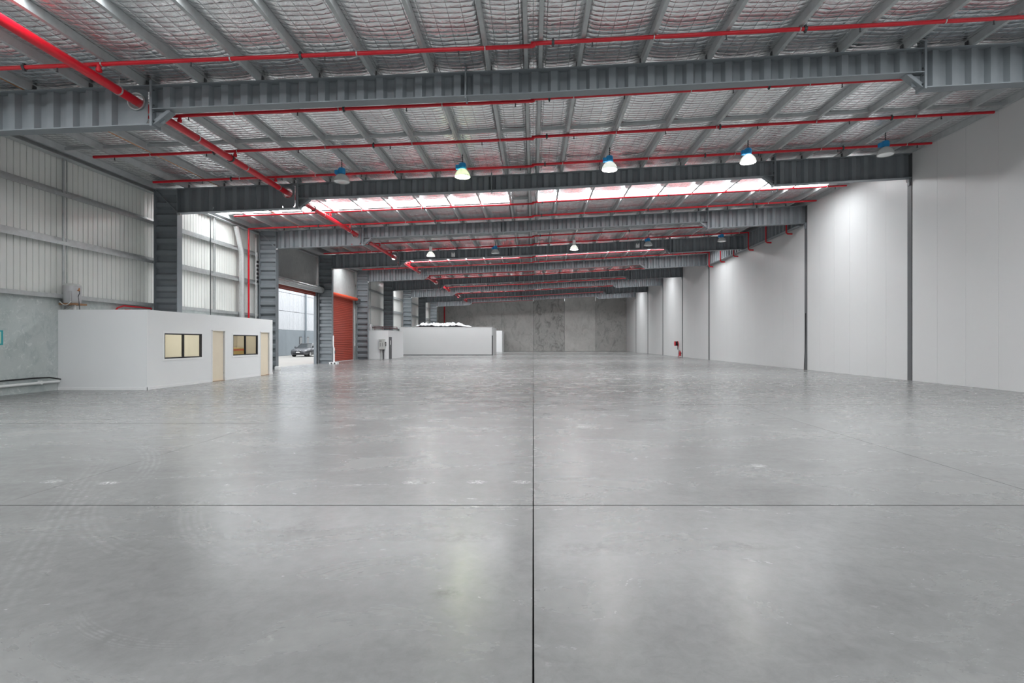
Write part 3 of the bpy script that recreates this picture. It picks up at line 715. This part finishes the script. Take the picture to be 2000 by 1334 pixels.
# ------------------------------------------------------------------ small switchroom
o2 = thing('switch_room', (-14.3, 49, 0), 'small white room with a switchboard and dark door', 'room')
build('walls', MB().box(-15.50, -13.2, 46.6, 52, 0, 2.60), 'plaster', o2)
build('capping', MB().box(-15.50, -13.18, 46.58, 52.02, 2.60, 2.625), 'trimwhite', o2)
dr = build('door', MB().box(-13.20, -13.17, 46.85, 47.68, 0, 2.02), 'doorgrey', o2)
build('handle', MB().box(-13.17, -13.12, 47.2, 47.26, 1.0, 1.15), 'chrome', dr); build('notice', MB().box(-13.17, -13.165, 47.15, 47.35, 1.3, 1.7), 'trimwhite', dr)
sb = thing('switchboard', (-13.7, 46.5, .85), 'grey metal switchboard cabinet on the small white room', 'switchboard')
build('cabinet', MB().bbox(-13.98, -13.45, 46.36, 46.60, .87, 1.84, .02), 'board', sb)
dr = build('door', MB().box(-13.95, -13.48, 46.345, 46.36, .90, 1.81), 'board', sb)
build('label_plate', MB().box(-13.92, -13.72, 46.340, 46.345, 1.62, 1.67), 'doorgrey', dr)
build('switch_panel', MB().box(-13.85, -13.81, 46.340, 46.345, 1.15, 1.5).box(-13.66, -13.62, 46.340, 46.345, 1.15, 1.5), 'doorgrey', dr)
build('socket', MB().box(-13.45, -13.36, 46.42, 46.54, 1.42, 1.54).box(-13.45, -13.36, 46.42, 46.54, 1.22, 1.34), 'steel_dark', sb)
for x in (-13.80, -13.60): build('conduit', MB().tube([(x, 46.52, 0), (x, 46.52, .88)], .06, 8), 'board' if x < -13.7 else 'doorgrey', sb)
tk = thing('small_tank', (-15.1, 47.0, 2.62), 'small grey tank on the roof of switch room', 'tank')
build('tank', MB().lathe([(.2, 0), (.21, .03), (.21, .5), (.15, .56)], 16, (-15.0, 47.0, 2.625)), 'tank', tk)
rl = thing('roof_pipework', (-14, 48, 2.62), 'maroon pipework lying on the switch room roof', 'pipe')
rl2 = MB().beam((-14.7, 46.9, 2.86), (-13.4, 50.5, 2.86), .08, .08).beam((-14.7, 46.9, 3.0), (-13.3, 50.0, 3.0), .05, .05)
for q in range(4): rl2.beam((-14.6+.4*q, 47.2+1.05*q, 2.62), (-14.6+.4*q, 47.2+1.05*q, 3.0), .04, .04)
M['maroon'] = simple('maroon_steel', (.12, .045, .045), .5, 0, 0); build('rails', rl2, 'maroon', rl)

# ------------------------------------------------------------------ large white room and the one behind it
o3 = thing('coolroom', (-10, 63, 0), 'large plain white room with plastic sheeting heaped on top', 'room')
build('walls', MB().box(-14.46, -4.8, 59.3, 66.7, 0, 3.25), 'white', o3)
build('infill_panel', MB().box(-15.50, -14.46, 59.3, 59.4, 0, 3.25), 'white', o3)
build('capping', MB().box(-14.46, -4.78, 59.28, 66.72, 3.25, 3.28).box(-15.50, -14.46, 59.28, 59.42, 3.25, 3.28), 'trimwhite', o3)
dr = build('door', MB().box(-4.80, -4.74, 59.33, 60.3, 0, 2.3), 'doorgrey', o3)
build('baseboard', MB().box(-15.50, -4.79, 59.27, 59.3, 0, .08), 'doorgrey', o3)
vs = []; fs = []; nx, ny = 90, 14
for j in range(ny+1):
    for i in range(nx+1):
        u, v = i/nx, j/ny; x = -14.1+6.9*u; y = 59.35+2.6*v
        env = min(1, u*6)*min(1, (1-u)*5)*min(1, .35+v*3)*min(1, (1-v)*6)
        hgt = 1.9*env*(.16+.30*max(0, noise.noise((x*.55, y*.7, 3)))+.22*abs(noise.noise((x*2.1, y*1.9, 8)))+.05*noise.noise((x*7, y*7, 2)))
        vs.append((x, y, 3.282+hgt))
for j in range(ny):
    for i in range(nx): a = j*(nx+1)+i; fs.append((a, a+1, a+nx+2, a+nx+1))
ps = build('plastic_sheeting', MB().add(vs, fs, True), 'plastic', None, (-10.6, 60.6, 3.28)); tag(ps, 'crumpled white plastic sheeting heaped on the large white room', 'sheeting')
o4 = thing('rear_room', (-10, 81, 0), 'white room with rounded corner standing before concrete end wall', 'room')
mb = MB(); pts = [(-15.50, 78), (-4.76, 78), (-4.76, 83.6)]
for j in range(7): t = PI/2*j/6; pts.append((-5.4+.64*math.cos(t), 83.8+.64*math.sin(t)))
pts.append((-15.50, 84.44)); mb.loft([[(x, y, 0) for x, y in pts], [(x, y, 3.25) for x, y in pts]], True, True); build('walls', mb, 'plaster', o4)
build('door', MB().box(-4.76, -4.72, 78.6, 79.5, 0, 2.2), 'board', o4)

# ------------------------------------------------------------------ things along the walls
hr = thing('fire_hose_reel', (15.3, 54.3, 0), 'red fire hose reel with black hose on the white wall', 'hose reel')
build('reel', MB().tube([(15.10, 54.65, 1.38), (15.14, 54.65, 1.38)], .28, 20).tube([(15.38, 54.65, 1.38), (15.42, 54.65, 1.38)], .28, 20), 'red', hr)
build('hose', MB().tube([(15.14, 54.65, 1.38), (15.38, 54.65, 1.38)], .24, 20), 'rubber', hr)
build('supply_pipe', MB().tube([(15.33, 54.1, 0), (15.33, 54.1, 1.4), (15.33, 54.3, 1.42)], .035, 8), 'red', hr)
build('nozzle', MB().tube([(15.30, 54.3, 1.15), (15.30, 54.26, .75)], .02, 6), 'rubber', hr)
fe = thing('fire_extinguisher', (15.3, 53.45, .08), 'small red fire extinguisher beside the hose reel', 'extinguisher'); c = (15.32, 53.45, .10)
build('cylinder', MB().lathe([(.08, 0), (.09, .02), (.09, .42), (.06, .48), (.03, .50)], 14, c), 'red', fe)
build('valve', MB().tube([(15.32, 53.45, .60), (15.32, 53.45, .70)], .02, 6).box(15.22, 15.34, 53.43, 53.47, .68, .71), 'steel_dark', fe)
build('hose', MB().tube([(15.28, 53.45, .67), (15.21, 53.45, .55), (15.21, 53.45, .3)], .014, 6), 'rubber', fe)
build('bracket', MB().box(15.41, 15.45, 53.4, 53.5, .3, .45), 'steel_dark', fe)
build('tag', MB().box(15.225, 15.228, 53.41, 53.49, .35, .5), 'trimwhite', fe)
cc = build('loose_cable', MB().tube([(15.41, 28.98, 3.2), (15.40, 28.98, 1.8), (15.36, 28.95, 1.0), (15.30, 28.9, .3), (15.29, 28.9, .0)], .018, 6), 'rubber'); tag(cc, 'black cable hanging down a column strip of white wall', 'cable')
stn = thing('post_stand', (-14.25, 36.5, 0), 'white post on a flat footed base beside the roller door', 'stand'); x, y = -14.2, 36.5
build('post', MB().box(x-.045, x+.045, y-.03, y+.03, .12, 1.15).beam((x, y, 1.1), (x-.05, y, 1.3), .08, .05).box(x-.085, x-.015, y-.03, y+.03, 1.3, 2.03), 'trimwhite', stn)
build('base', MB().box(x-.30, x+.30, y-.2, y+.2, .10, .13), 'trimwhite', stn)
for dx in (-.22, 0, .22): build('foot', MB().box(x+dx-.05, x+dx+.05, y-.2, y+.2, 0, .10), 'trimwhite', stn)
build('clip', MB().box(x+.045, x+.09, y-.02, y+.02, .75, .95), 'steel_dark', stn)
wb_ = build('white_box', MB().bbox(-14.46, -14.2, 28.6, 28.84, 0, .2, .02), 'trimwhite'); tag(wb_, 'small white box on the floor by a column', 'box')

# ------------------------------------------------------------------ outside: yard, neighbouring warehouse, car
yd = build('yard_ground', MB().box(-60, -15.9, -5, 140, -.3, -.01), 'yard'); tag(yd, 'pale concrete yard outside the open roller door', 'yard', kind='structure')
nbg = thing('neighbour_warehouse', (-28, 62, 0), 'white clad warehouse across the yard with blue-grey concrete base', 'building')
for i in range(8):
    a = 34+8*i; build('base_panel', MB().box(-28.25, -28, a+.01, a+7.99, 0, 2.92), 'extblue', nbg)
    for z0, z1 in ((2.94, 5.02), (5.06, 7.1), (7.14, 9.4)):
        pr = rib_sheet(-28.02, a, a+8, z0, z1, pitch=.33, rib=.05, slope=.02, dep=.03); build('cladding_sheet', pr, 'extwhite', nbg)
build('core', MB().box(-38, -28.3, 34, 98, 0, 9.4), 'extwhite', nbg)
build('downpipe', MB().tube([(-27.88, 62.8, 0), (-27.88, 62.8, 9.3)], .10, 10), 'extblue', nbg)
for a in (61.3, 63.2):
    wv = build('window', MB().box(-28.0, -27.96, a, a+.62, 1.25, 2.18), 'black', nbg); build('pane', MB().box(-27.965, -27.955, a+.06, a+.56, 1.32, 2.1), 'carglass', wv)
    build('ledge', MB().box(-28, -27.9, a-.05, a+.67, 1.2, 1.25), 'extblue', wv)
car = thing('car', (-24.35, 55.2, 0), 'dark grey sedan car parked in the yard', 'car')
cx = -24.35; cyf = 53.0
def sec(y, wv, zb, zt, sh):     # half-symmetric body section
    p = [(-wv*.90, zb), (-wv, zb+.12), (-wv, zb+(zt-zb)*.55), (-wv*sh, zt), (-wv*sh*.6, zt+.03), (wv*sh*.6, zt+.03), (wv*sh, zt), (wv, zb+(zt-zb)*.55), (wv, zb+.12), (wv*.90, zb)]
    return [(cx+a, cyf+y, z) for a, z in p]
bs = [(0.0, .62, .30, .55, .9), (.05, .76, .24, .64, .92), (.22, .86, .2, .70, .93), (.7, .90, .2, .80, .93), (1.4, .905, .2, .90, .93), (2.2, .91, .2, .94, .94), (3.3, .91, .2, .97, .94), (4.0, .88, .22, 1.0, .92), (4.4, .82, .26, .98, .9), (4.5, .7, .35, .85, .9)]
build('body', MB().loft([sec(*s) for s in bs], True, True, True), 'carbody', car)
def gsec(y, z, wv): return (y, z, wv)
g0 = [(1.35, .90, .78), (3.95, .98, .72)]; g1 = [(2.05, 1.38, .58), (3.15, 1.40, .56)]
q = lambda y, z, wv, s: (cx+s*wv, cyf+y, z)
P = {}
for nm, (y, z, wv) in (('a', g0[0]), ('b', g0[1]), ('c', g1[0]), ('d', g1[1])):
    for s in (-1, 1): P[nm, s] = q(y, z, wv, s)
gh = MB(); gv = [P['a', -1], P['a', 1], P['b', 1], P['b', -1], P['c', -1], P['c', 1], P['d', 1], P['d', -1]]
gh.add(gv, [(0, 1, 5, 4), (1, 2, 6, 5), (2, 3, 7, 6), (3, 0, 4, 7), (4, 5, 6, 7)]); build('windows', gh, 'carglass', car)
ring0 = [(cx+s*.60, cyf+y, z) for s, y, z in ((-1, 2.0, 1.37), (1, 2.0, 1.37), (1, 3.2, 1.39), (-1, 3.2, 1.39))]
ring1 = [(cx+s*.50, cyf+y, 1.43) for s, y in ((-1, 2.2), (1, 2.2), (1, 3.05), (-1, 3.05))]
build('roof', MB().loft([ring0, ring1], True, True), 'carbody', car)
for s in (-1, 1):
    for u, v in (('a', 'c'), ('b', 'd')): build('pillar', MB().beam(P[u, s], P[v, s], .06, .05), 'carbody', car)
    mid = lambda e, f, t: tuple(e[i]*(1-t)+f[i]*t for i in range(3)); build('pillar', MB().beam(mid(P['a', s], P['b', s], .5), mid(P['c', s], P['d', s], .45), .07, .04), 'carbody', car)
for s in (-1, 1):
    for yy in (.85, 3.6):
        wx = cx+s*.80
        ti = build('wheel', MB().tube([(wx-.11, cyf+yy, .32), (wx+.11, cyf+yy, .32)], .32, 20), 'rubber', car)
        rim = MB().tube([(wx+s*.108, cyf+yy, .32), (wx+s*.118, cyf+yy, .32)], .21, 16)
        build('rim', rim, 'chrome', ti)
    build('headlight', MB().loft([[(cx+s*.42, cyf+.03, .56), (cx+s*.78, cyf+.13, .58), (cx+s*.80, cyf+.15, .70), (cx+s*.44, cyf+.07, .66)], [(cx+s*.42, cyf+.2, .56), (cx+s*.78, cyf+.3, .58), (cx+s*.80, cyf+.3, .70), (cx+s*.44, cyf+.2, .66)]], True, True), 'chrome', car)
    build('mirror', MB().bbox(cx+s*1.0-.09, cx+s*1.0+.09, cyf+1.5, cyf+1.62, .92, 1.06, .02).box(min(cx+s*.82, cx+s*.95), max(cx+s*.82, cx+s*.95), cyf+1.54, cyf+1.58, .93, .97), 'carbody', car)
    build('grille', MB().bbox(cx+s*.16-.13, cx+s*.16+.13, cyf-.02, cyf+.08, .54, .68, .02), 'chrome', car)
    gr = build('grille_mesh', MB().box(cx+s*.16-.10, cx+s*.16+.10, cyf-.03, cyf-.015, .56, .66), 'black', car)
    build('door_handle', MB().box(cx+s*.905-.02, cx+s*.905+.02, cyf+2.2, cyf+2.4, .76, .79), 'chrome', car)
build('lower_intake', MB().box(cx-.55, cx+.55, cyf-.01, cyf+.1, .30, .40), 'black', car)
build('number_plate', MB().box(cx-.19, cx+.19, cyf-.03, cyf-.01, .42, .53), 'trimwhite', car)
